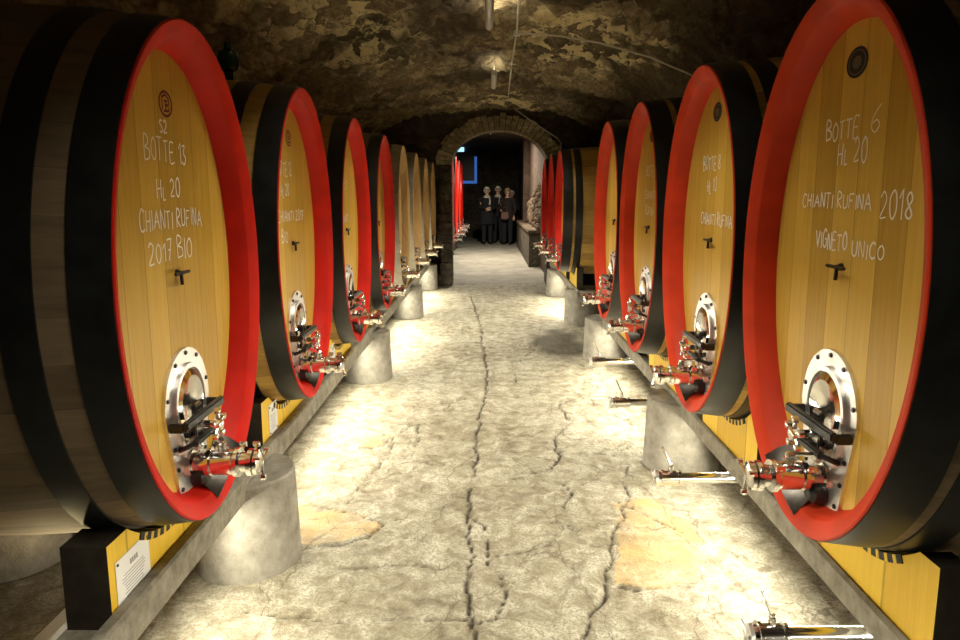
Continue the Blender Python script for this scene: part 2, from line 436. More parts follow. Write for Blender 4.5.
def mesh_crossbar():
    mb = MB()
    mb.box(HX+.055, HX+.078, -.165, .165, .345, .378, bev=.006)
    mb.box(HX+.050, HX+.072, -.085, .085, .262, .286, bev=.005)
    for s in (-1, 1):
        mb.box(HX+.010, HX+.060, s*.155-.010, s*.155+.010, .340, .372, bev=.004)
        mb.tube([(HX+.06, s*.080, .274), (HX+.03, s*.095, .262), (HX+.012, s*.098, .255)], .009)
    return mb.mesh('crossbar', M['black'])
def mesh_clamp_screw():
    mb = MB(); z = .320
    mb.lathe([(HX+.012, .013), (HX+.115, .013)], 12, o=(0, 0, z))
    mb.box(HX+.030, HX+.048, -.028, .028, .225, .40, bev=.005)
    return mb.mesh('clamp_screw', M['steel'])
def mesh_wheel():
    mb = MB(); z = .320; x = HX+.10
    mb.lathe([(x, .016), (x+.004, .022), (x+.026, .022), (x+.030, .014)], 16, o=(0, 0, z))
    for k in range(5):
        a = 2*PI*k/5+.3
        p = (x+.014, .048*math.cos(a), z+.048*math.sin(a))
        mb.tube([(x+.014, 0, z), p], .008, 8)
        mb.lathe([(-.011, .004), (-.008, .012), (.008, .012), (.011, .004)], 10, o=p)
    return mb.mesh('clamp_wheel', M['steel'])
def valve_profile():
    return [(0, .052), (.010, .052), (.012, .036), (.055, .036), (.057, .050), (.072, .050), (.074, .040), (.080, .046), (.150, .046),
            (.156, .040), (.158, .053), (.174, .053), (.176, .036), (.205, .036), (.207, .050), (.224, .050), (.226, .030), (.234, .026)]
def mesh_valve(x0, z0, mt):
    mb = MB(); mb.lathe(valve_profile(), 28, o=(x0, 0, z0), smooth=False)
    mb.lathe([(0, .018), (.020, .018), (.022, .012), (.034, .012)], 12, axis='z', o=(x0+.115, 0, z0+.042))
    for px in (.064, .166, .215):          # clamp wing nuts
        mb.tube([(x0+px, .040, z0+.028), (x0+px, .066, z0+.046)], .006, 6)
        mb.box(x0+px-.014, x0+px+.014, .058, .066, z0+.036, z0+.056, bev=.002)
    return mb.mesh('drain_valve', mt)
def mesh_lever(x0, z0):
    mb = MB()
    mb.tube([(x0+.115, 0, z0+.072), (x0+.10, .02, z0+.082), (x0+.055, .055, z0+.094), (x0+.025, .075, z0+.090)], .0075, 8)
    mb.lathe([(-.006, .010), (.006, .010)], 10, axis='z', o=(x0+.115, 0, z0+.074))
    return mb.mesh('valve_lever', M['steel'])
def mesh_valve_cap(x0, z0):
    mb = MB(); mb.lathe([(.226, .040), (.230, .047), (.244, .047), (.250, .030), (.252, .010)], 24, o=(x0, 0, z0), smooth=False)
    for k in range(3):
        a = 2*PI*k/3+.5
        mb.tube([(x0+.247, 0, z0), (x0+.256, .058*math.cos(a), z0+.058*math.sin(a))], .006, 6)
        mb.lathe([(-.008, .010), (.008, .010)], 8, o=(x0+.256, .058*math.cos(a), z0+.058*math.sin(a)))
    return mb.mesh('valve_cap', M['steel'])
def mesh_plug():
    mb = MB(); mb.lathe([(0, .040), (.012, .042), (.04, .036), (.054, .022), (.058, .006)], 20, o=(HX+.010, .012, .122))
    return mb.mesh('drain_plug', M['black'])
def mesh_tap():
    mb = MB(); z = .868
    mb.lathe([(0, .013), (.010, .011), (.012, .007), (.024, .007)], 12, o=(HX, 0, z))
    mb.box(HX+.016, HX+.026, -.058, .058, z-.0055, z+.0055, bev=.003)
    mb.tube([(HX+.016, 0, z-.005), (HX+.018, 0, z-.042)], .006, 8)
    return mb.mesh('sampling_tap', M['black'])
def mesh_emblem(kind, zc):
    mb = MB(); x = HX+.0012
    a, b = (.050, .044)
    n = 40
    def ell(r, xx): return [(xx, a*r*math.cos(2*PI*k/n), zc+b*r*math.sin(2*PI*k/n)) for k in range(n)]
    def annul(r0, r1, xx, mi):
        mb.add(ell(r0, xx)+ell(r1, xx), [(k, (k+1) % n, n+(k+1) % n, n+k) for k in range(n)], mi, False)
    def disc(r, xx, mi): mb.add(ell(r, xx), [tuple(range(n))], mi, False)
    if kind == 'maroon':
        annul(1, .82, x, 0); 
        for (y0, z0, y1, z1) in ((-.5,-.5,-.5,.45),(-.5,.45,0,.7),(0,.7,.5,.4),(.5,.4,.4,-.1),(.4,-.1,-.1,-.05),(-.2,.2,.3,.25),(-.3,-.55,.45,-.5),(.0,-.6,.05,.1),(.45,-.5,.5,-.2)):
            p = Vector((x, a*y0, zc+b*z0)); q = Vector((x, a*y1, zc+b*z1)); d = q-p; nn = Vector((0, -d.z, d.y)).normalized()*.0035
            mb.add([p+nn, p-nn, q-nn, q+nn], [(0, 1, 2, 3)], 0, False)
        return mb.mesh('brand_mark', [M['maroon']])
    a, b = .062, .046
    disc(1, x, 0); annul(.82, .72, x+.0006, 1); disc(.42, x+.0006, 1)
    return mb.mesh('brand_mark', [M['brand'], M['brandgrey']])

def mesh_tray(sg):
    mb = MB(); m = 14; vs = []
    for i in range(m+1):
        t = -PI/2 + sg*(.02+.50*i/m); f = i/m
        for (sd, off) in ((.090, -.097), (.045, -.076), (.004, -.030-.02*math.sin(PI*f))):
            vs.append((-sd, (A0+off)*math.cos(t), .85+(B0+off)*math.sin(t)))
    n = len(vs); vs += [(x, y*.995, z+.003) for x, y, z in vs]
    fs = [(3*i+j, 3*i+j+1, 3*i+j+4, 3*i+j+3) for i in range(m) for j in (0, 1)]
    fs += [tuple(n+k for k in f) for f in fs]
    rim_ = [3*i for i in range(m+1)]+[3*m+1, 3*m+2]+[3*i+2 for i in range(m-1, -1, -1)]+[1]
    fs += [(rim_[k], rim_[(k+1) % len(rim_)], n+rim_[(k+1) % len(rim_)], n+rim_[k]) for k in range(len(rim_))]
    mb.add(vs, fs); return mb.mesh('drip_tray', M['tray'])
M['tray'] = simple('dark_steel_sheet', (.10, .09, .08), .32, .9, var=.2)
ME = {}
ME['staves'] = mesh_staves(M['stave']); ME['staves_gold'] = mesh_staves(M['stave_gold'])
ME['rim_red'] = mesh_rim(M['red']); ME['rim_orange'] = mesh_rim(M['orange']); ME['rim_wood'] = mesh_rim(M['head_old'])
ME['head'] = mesh_head(M['head']); ME['head_old'] = mesh_head(M['head_old'])
HL = [(.006, .118), (.205, .300), (1.0, 1.09), (1.19, 1.28)]
HR = [(.006, .135), (.170, .265), (1.03, 1.12), (1.17, 1.28)]
for nm, hs, mt in (('hoops_left', HL, M['hoop']), ('hoops_right', HR, M['hoop']), ('hoops_steel', HL, M['galv'])):
    ME[nm] = [mesh_hoop(a, b, mt) for a, b in hs]
ME['plate'] = mesh_plate(); ME['door'] = mesh_door(); ME['bolt'] = mesh_bolt(); ME['bar'] = mesh_crossbar()
ME['screw'] = mesh_clamp_screw(); ME['wheel'] = mesh_wheel()
VXX, VZ = HX+.012, .175
ME['valve'] = mesh_valve(VXX, VZ, M['steel']); ME['lever'] = mesh_lever(VXX, VZ); ME['cap'] = mesh_valve_cap(VXX, VZ)
ME['tray_L'] = mesh_tray(1); ME['tray_R'] = mesh_tray(-1); ME['plug'] = mesh_plug(); ME['tap'] = mesh_tap()
ME['em_maroon'] = mesh_emblem('maroon', 1.44); ME['em_dark'] = mesh_emblem('dark', 1.49)
BOLTS = []
for k, (hw, z) in enumerate(((.092, .11), (.114, .19), (.132, .27), (.149, .36), (.158, .45))):
    BOLTS += [(hw, z), (-hw, z)]
BOLTS += [(.085, .556), (-.085, .556), (0, .583)]

def make_barrel(x, y, side, rim, hoops, staves, head, label, text=None, emblem=None, z=None, lean=0, detail=True, group='oval oak casks along the aisle', seed=0):
    rz = 0 if side == 'L' else PI
    r = empty('wine_barrel', (x, y, z), rz)
    tag(r, label, 'barrel', group)
    link('staves', ME[staves], r)
    for h in ME[hoops]: link('hoop', h, r)
    link('rim', ME[rim], r); hd = link('head', ME[head], r)
    if emblem: link('brand_mark', ME[emblem], r)
    if text:
        rnd = random.Random(seed)
        for (s, yc, zc, w, h) in text:
            mb = MB(); chalk(mb, s, yc-(.030 if side == 'L' else 0), .85+zc, w, h, HX+.0015, rnd)
            link('chalk_writing', mb.mesh('chalk_writing', M['chalk']), r)
    if detail:
        p = link('manhole_plate', ME['plate'], r)
        for (by, bz) in BOLTS:
            link('bolt', ME['bolt'], p, (HX+.011, by, bz))
        link('manhole_door', ME['door'], r)
        link('crossbar', ME['bar'], r)
        sc = link('clamp_screw', ME['screw'], r); link('clamp_wheel', ME['wheel'], sc)
        v = link('drain_valve', ME['valve'], r); link('valve_lever', ME['lever'], v); link('valve_cap', ME['cap'], v)
        link('drain_plug', ME['plug'], r); link('drip_tray', ME['tray_'+side], r)
    if detail or emblem: link('sampling_tap', ME['tap'], r)
    return r

ZL, ZR = CAMZ-.291-.85, CAMZ-.247-.85
DL, DR = .988, 1.025
TL1 = [('S2', .00, .515, .05, .040), ('BOTTE 13', .01, .43, .30, .070), ('Hl 20', .01, .31, .17, .062), ('CHIANTI RUFINA', .03, .205, .47, .062), ('2017 BIO', .0, .10, .32, .068)]
TR1 = [('BOTTE', -.06, .445, .20, .058), ('6', .13, .470, .045, .085), ('Hl 20', .01, .375, .17, .070), ('CHIANTI RUFINA', -.08, .225, .44, .046), ('2018', .265, .215, .15, .075), ('VIGNETO', -.08, .095, .20, .052), ('UNICO', .14, .080, .17, .045)]
TL2 = [('BOTTE 12', -.08, .42, .28, .068), ('Hl 20', -.08, .31, .15, .06), ('CHIANTI 2017', .02, .17, .50, .055), ('BIO', -.12, .06, .11, .06)]
TR2 = [('BOTTE 8', -.05, .40, .26, .065), ('Hl 10', -.03, .29, .14, .065), ('CHIANTI RUFINA', .05, .12, .46, .055)]
TR3 = [('BOTTE 9', .0, .40, .26, .07), ('CHIANTI', .0, .24, .28, .06), ('RUFINA', .0, .13, .24, .06)]
TL3 = [('BOTTE 11', -.05, .36, .28, .065), ('CHIANTI', -.03, .10, .28, .055)]

left = [
 (2.395, 'rim_red', 'hoops_left', 'staves', 'head', TL1, 'em_maroon', 'large oval oak barrel chalked BOTTE 13, red rim, front of the left row'),
 (3.850, 'rim_red', 'hoops_left', 'staves_gold', 'head', TL2, 'em_maroon', 'red-rimmed oval barrel second in the left row, just past the BOTTE 13 cask'),
 (5.330, 'rim_red', 'hoops_left', 'staves_gold', 'head', TL3, 'em_maroon', 'red-rimmed oval barrel third in the left row, beside the second concrete drum'),
 (6.860, 'rim_red', 'hoops_left', 'staves', 'head', None, 'em_maroon', 'last red-rimmed barrel in the left row, next to the unpainted casks'),
 (8.35, 'rim_wood', 'hoops_steel', 'staves', 'head_old', None, None, 'unpainted bare-rimmed barrel directly after the last red rim on the left'),
 (9.88, 'rim_wood', 'hoops_steel', 'staves', 'head_old', None, None, 'second of the unpainted bare-rimmed barrels on the left'),
 (11.38, 'rim_wood', 'hoops_steel', 'staves', 'head_old', None, None, 'third of the unpainted bare-rimmed barrels on the left'),
 (12.85, 'rim_wood', 'hoops_steel', 'staves', 'head_old', None, None, 'unpainted barrel furthest down the left row, touching the stone pier'),
]
for i, (y, rm, hp, st, hd, tx, em, lb) in enumerate(left):
    make_barrel(-DL, y, 'L', rm, hp, st, hd, lb, tx, em, z=ZL, seed=i+3)
right = [
 (2.170, 'staves', TR1, 'em_dark', 'large oval oak barrel chalked BOTTE 6 VIGNETO UNICO, orange-red rim, front of the right row'),
 (3.450, 'staves_gold', TR2, 'em_dark', 'orange-red rimmed barrel second in the right row, beside the BOTTE 6 cask'),
 (4.790, 'staves_gold', TR3, 'em_dark', 'orange-red rimmed barrel third in the right row, chalk lines near its edge'),
 (6.060, 'staves', None, None, 'fourth barrel of the right row, last before the gap'),
 (9.95, 'staves_gold', None, None, 'barrel showing its hooped brown side beyond the gap in the right row'),
 (11.25, 'staves', None, None, 'narrow red-rimmed barrel second beyond the gap on the right'),
 (12.55, 'staves', None, None, 'red-rimmed barrel furthest down the right row, next to the arch'),
]
for i, (y, st, tx, em, lb) in enumerate(right):
    make_barrel(DR, y, 'R', 'rim_orange' if i < 4 else 'rim_red', 'hoops_right', st, 'head', lb, tx, em, z=ZR, seed=i+20)

# glass topping bulb on top of the second left barrel
g = MB(); g.lathe([(0, .020), (.05, .022), (.06, .045), (.11, .058), (.15, .050), (.17, .020), (.20, .018)], 20, axis='z')
gb = link('glass_topping_bottle', g.mesh('glass_topping_bottle', M['green']), None, (-DL-.40, 3.85, ZL+1.70+dr(.40)-.004))
tag(gb, 'dark green glass topping bottle standing on the second left barrel', 'bottle')

# ------------------------------------------------------------------ cradles
def cradle(x, y, side, rowz, hw, label, i):
    """local: x outward behind the rim negative, like the barrels; z=0 at the beam underside level"""
    rz = 0 if side == 'L' else PI
    z0 = CAMZ-1.34
    r = empty('barrel_cradle', (x, y, z0), rz); tag(r, label, 'cradle', 'wooden cradles under the casks')
    zc = rowz+.85-z0            # barrel centre above z0
    for part, s0, s1 in (('front_saddle', .172 if side == 'L' else .225, .315), ('rear_saddle', 1.0, 1.11)):
        e = max(dr(s0), dr(s1))+.009
        top = zc-.775
        yy = (A0+e)*math.sqrt(1-(.775/(B0+e))**2)
        a1 = math.atan2(-.775/(B0+e), yy/(A0+e))
        arc = []
        for k in range(25):
            t = (-PI-a1) + ((a1) - (-PI-a1))*k/24
            arc.append(((A0+e)*math.cos(t), zc+(B0+e)*math.sin(t)))
        out = [(-hw, 0), (-hw, top)] + arc + [(hw, top), (hw, 0)]
        mb = MB(); n = len(out)
        vs = [(-s0, *p) for p in out]+[(-s1, *p) for p in out]
        # front/back faces as vertical strips (outline is x-monotone)
        for off in (0, n):
            fs = []; 
            low = [(p[0], 0.0) for p in out]
            vv = [(vs[off+k][0], out[k][0], out[k][1]) for k in range(1, n-1)] + [(vs[off+k][0], out[k][0], 0.0) for k in range(1, n-1)]
            m = n-2
            mb.add(vv, [(k, k+1, m+k+1, m+k) for k in range(m-1)], 0, False)
        mb.add([(-s0, -hw, 0), (-s0, -hw, top), (-s1, -hw, top), (-s1, -hw, 0)], [(0, 1, 2, 3)], 1, False)
        mb.add([(-s0, hw, 0), (-s0, hw, top), (-s1, hw, top), (-s1, hw, 0)], [(0, 1, 2, 3)], 1, False)
        tops = [(-hw, top)]+arc+[(hw, top)]
        m = len(tops)
        mb.add([(-s0, *p) for p in tops]+[(-s1, *p) for p in tops], [(k, k+1, m+k+1, m+k) for k in range(m-1)], 1, False)
        mb.add([(-s0, -hw, 0), (-s0, hw, 0), (-s1, hw, 0), (-s1, -hw, 0)], [(0, 1, 2, 3)], 1, False)
        link(part, mb.mesh(part, [M['saddle'], M['saddle_end']]), r)
        # footing down to the floor
        if part == 'rear_saddle':
            for ya in (-.22, .04):
                fb = MB(); fb.box(-s1, -s0, ya, ya+.14, -z0, 0)
                link('footing', fb.mesh('footing', M['concrete']), r)
    # packing blocks between hoop and saddle: black gaps with pale pegs
    e = dr(.315)+.006; wb = MB(); m = 21
    for k in range(m):
        t = -PI/2 + (k-(m-1)/2)*.036
        w = .014 if k % 2 else .022
        p = Vector((0, (A0+e)*math.cos(t), zc+(B0+e)*math.sin(t)))
        tg = Vector((0, -(A0+e)*math.sin(t), (B0+e)*math.cos(t))).normalized()
        nn = Vector((0, tg.z, -tg.y))
        x0, x1 = (-.168 if side == 'L' else -.221), -.312
        q = [p-tg*w/1.6, p+tg*w/1.6, p+tg*w/1.6+nn*.026, p-tg*w/1.6+nn*.026]
        vs = [Vector((x0, a.y, a.z)) for a in q]+[Vector((x1, a.y, a.z)) for a in q]
        wb.add(vs, [(0,1,2,3),(7,6,5,4),(0,4,5,1),(1,5,6,2),(2,6,7,3),(3,7,4,0)], 0 if k % 2 == 0 else 1, False)
    link('packing_blocks', wb.mesh('packing_blocks', [M['rubber'], M['saddle']]), r)
    return r
for i, (row, X, side, z) in enumerate(((left, DL, 'L', ZL), (right, DR, 'R', ZR))):
    for k, b in enumerate(row):
        sgn = -1 if side == 'L' else 1
        desc = b[-1]
        where = (['at the front left, white sheet pinned on it', 'under the second left barrel, narrow white sheet on it', 'under the third left barrel', 'under the last red-rimmed left barrel',
                  'under the first unpainted barrel', 'under the second unpainted barrel', 'under the third unpainted barrel', 'under the unpainted barrel by the pier'] if side == 'L' else
                 ['under the BOTTE 6 barrel at the front right', 'under the second right barrel', 'under the third right barrel', 'under the fourth right barrel',
                  'just beyond the gap on the right', 'under the second barrel past the gap', 'under the barrel nearest the arch on the right'])[k]
        cradle(sgn*X, b[0], side, z, .43 if side == 'L' else .40, 'yellow timber barrel cradle ' + where, k)

# papers pinned on the first three left saddles
def sheet(y, z, w, h, label, x=-(DL+.172)+.0012):
    mb = MB(); mb.box(0, .0012, -w/2, w/2, 0, h, 0)
    rnd = random.Random(int(y*100))
    for k in range(9):
        zz = h*(.62-.06*k); l = w*rnd.uniform(.25, .38)
        mb.box(.0012, .0016, -l, l, zz, zz+.0022, 1)
    for k in range(4):
        yy = -.02+.013*k
        mb.box(.0012, .0016, yy, yy+.009, h*.72, h*.72+.018, 1)
    o = link('pinned_notice', mb.mesh('pinned_notice', [M['paper'], M['ink']]), None, (x, y, z))
    for sy in (-1, 1):
        for zz in (.012, h-.012):
            pb = MB(); pb.lathe([(0, .005), (.003, .004)], 8)
            link('pin', pb.mesh('pin', M['black']), o, (.0012, sy*(w/2-.012), zz))
    tag(o, label, 'notice', 'white notices pinned on the left cradles')
z_s = CAMZ-1.34
sheet(2.105, z_s+.025, .21, .175, 'white printed notice pinned to the front left cradle, largest in view')
sheet(3.60, z_s+.06, .14, .165, 'white notice pinned to the second left cradle')
sheet(5.06, z_s+.06, .14, .165, 'white notice pinned to the third left cradle')

# ------------------------------------------------------------------ beams and drums
BL, BR = 1.110, 1.230
def beam(x0, lip, x1, y0, y1, z0, zm, z1, label):
    """long beam with a raised front lip; x0 faces the aisle"""
    mb = MB(); n = int((y1-y0)/.12)
    g = 1 if x1 > x0 else -1
    sec = [(x0, z0), (x0, z1-.010), (x0+g*.010, z1), (x0+g*lip, z1), (x0+g*lip, zm), (x1, zm), (x1, z0)]
    vs = []
    for i in range(n+1):
        y = y0+(y1-y0)*i/n
        for j, (x, z) in enumerate(sec):
            q = noise.noise(Vector((x0*3, y*2.3, z*5+j)))*.004
            vs.append((x+(q if j in (1, 2) else 0), y, z+(q*.7 if j in (1, 2, 3) else 0)))
    m = len(sec)
    fs = [(i*m+j, i*m+(j+1) % m, (i+1)*m+(j+1) % m, (i+1)*m+j) for i in range(n) for j in range(m)]
    fs += [(0, 1, 2, 3, 4), (0, 4, 5, 6)] + [tuple(n*m+j for j in q) for q in ((0, 1, 2, 3, 4), (0, 4, 5, 6))]
    mb.add(vs, fs, 0, False)
    o = link('concrete_beam', mb.mesh('concrete_beam', M['beam'])); tag(o, label, 'beam'); return o
ZB0 = CAMZ-1.40
beam(-BL, .046, -(BL+.20), 1.2, 13.5, ZB0, CAMZ-1.341, CAMZ-1.282, 'long grey concrete beam along the front of the left barrel row')
beam(BR, .016, BR+.12, 1.0, 7.45, ZB0, CAMZ-1.341, CAMZ-1.302, 'long grey concrete beam along the front of the right barrel row')
beam(BR, .016, BR+.12, 9.3, 13.5, ZB0, CAMZ-1.341, CAMZ-1.302, 'concrete beam along the right row beyond the gap')
def drum(x, y, label, r0=.250, r1=.235, h=None, cat='drum', hollow=True):
    h = h or CAMZ-1.335
    mb = MB(); n = 48; prof = [(0, r0), (.02, r0), (h*.5, (r0+r1)/2), (h-.012, r1), (h, r1-.008)]
    if hollow: prof += [(h, r1-.045), (h-.03, r1-.052), (h-.03, .01)]
    mb.lathe(prof, n, axis='z', smooth=True)
    o = link('concrete_drum', mb.mesh('concrete_drum', M['concrete']), None, (x, y, 0)); tag(o, label, 'drum', 'round concrete supports under the beams')
    return o
drum(-1.185, 3.22, 'large grey concrete drum in front left, under the BOTTE 13 tap', hollow=False)
drum(-1.19, 6.65, 'grey concrete drum beside the third left barrel', hollow=False)
drum(-1.19, 10.1, 'third concrete drum along the left beam', hollow=False)
drum(-1.19, 13.1, 'concrete drum furthest along the left beam', hollow=False)
drum(1.305, 4.43, 'large grey concrete drum in front right, between the two nearest stub pipes', hollow=False)
drum(1.305, 7.40, 'concrete drum under the end of the near right beam', hollow=False)
drum(1.33, 9.55, 'low wide concrete drum under the start of the far right beam', hollow=False)
drum(1.31, 12.3, 'concrete drum in front of the barrels beyond the gap', hollow=False)
drum(-2.36, 3.22, 'rear concrete drum under the belly of the BOTTE 13 barrel', h=CAMZ-1.42, hollow=False)

# ------------------------------------------------------------------ stub pipes with valves
def stub(x, y, z, length, side, label, lean):
    """origin at foot of the riser; pipe points to the aisle (local +x)"""
    r = empty('drain_pipe', (x, y, 0), 0 if side == 'L' else PI); tag(r, label, 'pipe', 'steel pipes reaching out from under the right beam')
    mb = MB()
    mb.tube([(0, 0, 0), (0, 0, z-.06), (.018, 0, z-.018), (.06, 0, z), (length, 0, z)], .027, 16)
    mb.lathe([(0, .05), (.012, .05)], 16, axis='z')
    link('pipe', mb.mesh('pipe', M['steel']), r)
    vb = MB()
    vb.lathe([(0, .040), (.012, .040), (.014, .030), (.022, .030), (.024, .038), (.085, .038), (.088, .044), (.100, .044), (.102, .034), (.118, .032)], 24, o=(length, 0, z), smooth=False)
    vb.lathe([(0, .013), (.030, .013), (.032, .010), (.040, .010)], 12, axis='z', o=(length+.052, 0, z+.034))
    v = link('valve', vb.mesh('valve', M['steel']), r)
    lb = MB()
    lb.tube([(length+.052, 0, z+.070), (length+.062, lean*.35, z+.088), (length+.098, lean, z+.165)], .0055, 8, r1=.007)
    link('valve_lever', lb.mesh('valve_lever', M['steel']), v)
    cb = MB(); cb.lathe([(.118, .040), (.132, .040), (.136, .02)], 20, o=(length, 0, z), smooth=False)
    for k in range(3):
        a = 2*PI*k/3+.4
        cb.tube([(length+.13, 0, z), (length+.142, .050*math.cos(a), z+.050*math.sin(a))], .006, 6)
    link('valve_cap', cb.mesh('valve_cap', M['steel_satin']), v)
ZP = CAMZ-1.462
stub(1.74, 2.12, ZP, .735, 'R', 'steel pipe with upright valve lever nearest the camera on the right', .02)
stub(1.74, 3.41, ZP, .735, 'R', 'steel pipe crossing in front of the big right drum', .0)
stub(1.74, 4.72, ZP, .735, 'R', 'steel pipe poking out left just behind the big right drum', .0)
stub(1.74, 5.93, ZP, .70, 'R', 'steel pipe furthest back, in front of the fourth right barrel', .0)

# ------------------------------------------------------------------ floor
cr = lambda pts: [floor_pt(280+x/1.684, 260+y/1.684) for x, y in pts]
cracks = [cr(p)+[w] for p, w in (
 ([(322,60),(338,110),(343,150),(350,190),(346,230),(333,270),(328,310),(326,380),(318,425),(317,450),(322,500),(320,560),(326,600),(332,640),(330,700)], .016),
 ([(318,425),(345,445),(352,500),(375,545),(382,560),(362,605),(330,612)], .007),
 ([(455,350),(470,330),(463,300),(490,272),(470,240)], .010),
 ([(480,372),(486,400),(482,440),(500,470)], .008),
 ([(585,340),(578,370),(588,400),(570,440),(558,475),(550,520),(546,568),(522,606),(505,640),(480,700)], .014),
 ([(175,443),(130,426),(40,412),(0,405)], .006),
 ([(0,500),(50,480),(110,478),(150,462),(175,443),(215,430)], .011),
 ([(-60,590),(0,597),(60,602),(140,605),(240,600),(322,604)], .007),
 ([(110,412),(140,372),(182,330),(195,290),(235,275)], .008),
 ([(100,312),(140,290),(190,295),(165,312),(110,318)], .005),
 ([(346,230),(300,236),(235,275),(225,330)], .006),
 ([(470,322),(520,326),(562,325),(600,308)], .010),
 ([(400,210),(390,180),(430,150),(440,110)], .006),
 ([(566,405),(620,430),(680,455)], .007),
 ([(560,545),(600,556),(700,540)], .008),
 ([(322,500),(260,515),(180,508),(120,520)], .006),
 ([(352,500),(440,482),(558,478)], .006),
 ([(460,350),(400,365),(330,360)], .005),
 ([(345,150),(400,140),(450,150),(540,190)], .007),
 ([(338,110),(280,118),(215,128)], .006),
 ([(540,260),(520,230),(540,200),(620,260),(640,330)], .006),
)]
segs = []; rj = random.Random(3)
for c in cracks:
    w = c[-1]*(1.0 if c[-1] > .012 else 1.45); pts = c[:-1]
    # subdivide and wander
    q = []
    for i in range(len(pts)-1):
        (x0, y0), (x1, y1) = pts[i], pts[i+1]
        L = math.hypot(x1-x0, y1-y0); n = max(1, int(L/.035))
        for k in range(n):
            t = k/n; x = x0+(x1-x0)*t; y = y0+(y1-y0)*t
            if k: x += noise.noise(Vector((x*7, y*7, 1)))*.035+rj.uniform(-.009, .009); y += noise.noise(Vector((x*7, y*7, 9)))*.025
            q.append((x, y))
    q.append(pts[-1])
    for i in range(len(q)-1): segs.append((q[i], q[i+1], w))
cell = {}
for sgm in segs:
    (x0, y0), (x1, y1), w = sgm
    for i in range(int((min(x0, x1)-.12)//.1), int((max(x0, x1)+.12)//.1)+1):
        for j in range(int((min(y0, y1)-.12)//.1), int((max(y0, y1)+.12)//.1)+1):
            cell.setdefault((i, j), []).append(sgm)
def crack_d(x, y):
    best = 9
    for (a, b, w) in cell.get((int(x//.1), int(y//.1)), ()):
        dx, dy = b[0]-a[0], b[1]-a[1]; l2 = dx*dx+dy*dy or 1e-9
        t = max(0, min(1, ((x-a[0])*dx+(y-a[1])*dy)/l2))
        d = math.hypot(x-a[0]-dx*t, y-a[1]-dy*t)/(w*.72*(.55+.9*abs(noise.noise(Vector((x*3, y*3, 4))))))
        best = min(best, d)
    return best+.30*noise.noise(Vector((x*38, y*38, 6)))
def inpoly(x, y, P):
    c = False; j = len(P)-1
    for i in range(len(P)):
        if (P[i][1] > y) != (P[j][1] > y) and x < (P[j][0]-P[i][0])*(y-P[i][1])/(P[j][1]-P[i][1])+P[i][0]: c = not c
        j = i
    return c
tanP = [cr([(0,412),(130,426),(175,443),(110,474),(50,478),(0,470)]), cr([(560,405),(640,400),(720,470),(700,540),(600,556),(565,540),(572,480)]), cr([(105,312),(140,290),(190,295),(165,312)])]
def arange(a, b, s):
    r = []; x = a
    while x < b-1e-6: r.append(x); x += s
    return r
xs = arange(-2.9, -1.25, .15)+arange(-1.25, 1.3, .0165)+arange(1.3, 2.9, .15)+[2.9]
ys = arange(-3, 1.9, .4)+arange(1.9, 4.6, .0165)+arange(4.6, 8, .03)+arange(8, 13.85, .07)+[13.9]
vs = []; J = []; Dt = []; Tn = []
for y in ys:
    for x in xs:
        h = .014*noise.noise(Vector((x*1.2, y*1.0, 0)))+.012*noise.noise(Vector((x*5, y*4, 3)))+.007*noise.noise(Vector((x*17, y*14, 5)))
        d = crack_d(x, y)
        j = max(0, 1-max(0, d-.35)/.75) if d < 2 else 0
        h -= .022*max(0, 1-d/1.6)
        h += .006*noise.noise(Vector((x*33, y*28, 7)))
        r = math.hypot((x-.90)/.40, (y-8.2)/1.1)+noise.noise(Vector((x*4, y*3, 2)))*.45
        dt = max(0, min(1, (1-r)*2.2))
        e = abs(x)
        h *= 1 if e < 1.15 else max(0, 1-(e-1.15)/.2)
        vs.append((x, y, h-.006)); J.append(j); Dt.append(dt)
        Tn.append((.7+.9*noise.noise(Vector((x*6, y*6, 12)))) if y < 5 and any(inpoly(x+.05*noise.noise(Vector((x*9, y*9, 1))), y+.06*noise.noise(Vector((x*9, y*9, 5))), P) for P in tanP) else 0.0)
nx = len(xs)
me = bpy.data.meshes.new('floor')
me.from_pydata(vs, [], [(j*nx+i, j*nx+i+1, (j+1)*nx+i+1, (j+1)*nx+i) for j in range(len(ys)-1) for i in range(nx-1)])
for nm, arr in (('joint', J), ('dirt', Dt), ('tan', Tn)):
    at = me.attributes.new(nm, 'FLOAT', 'POINT'); at.data.foreach_set('value', arr)
me.polygons.foreach_set('use_smooth', [True]*len(me.polygons)); me.materials.append(M['floor'])
tag(link('floor', me), kind='structure')

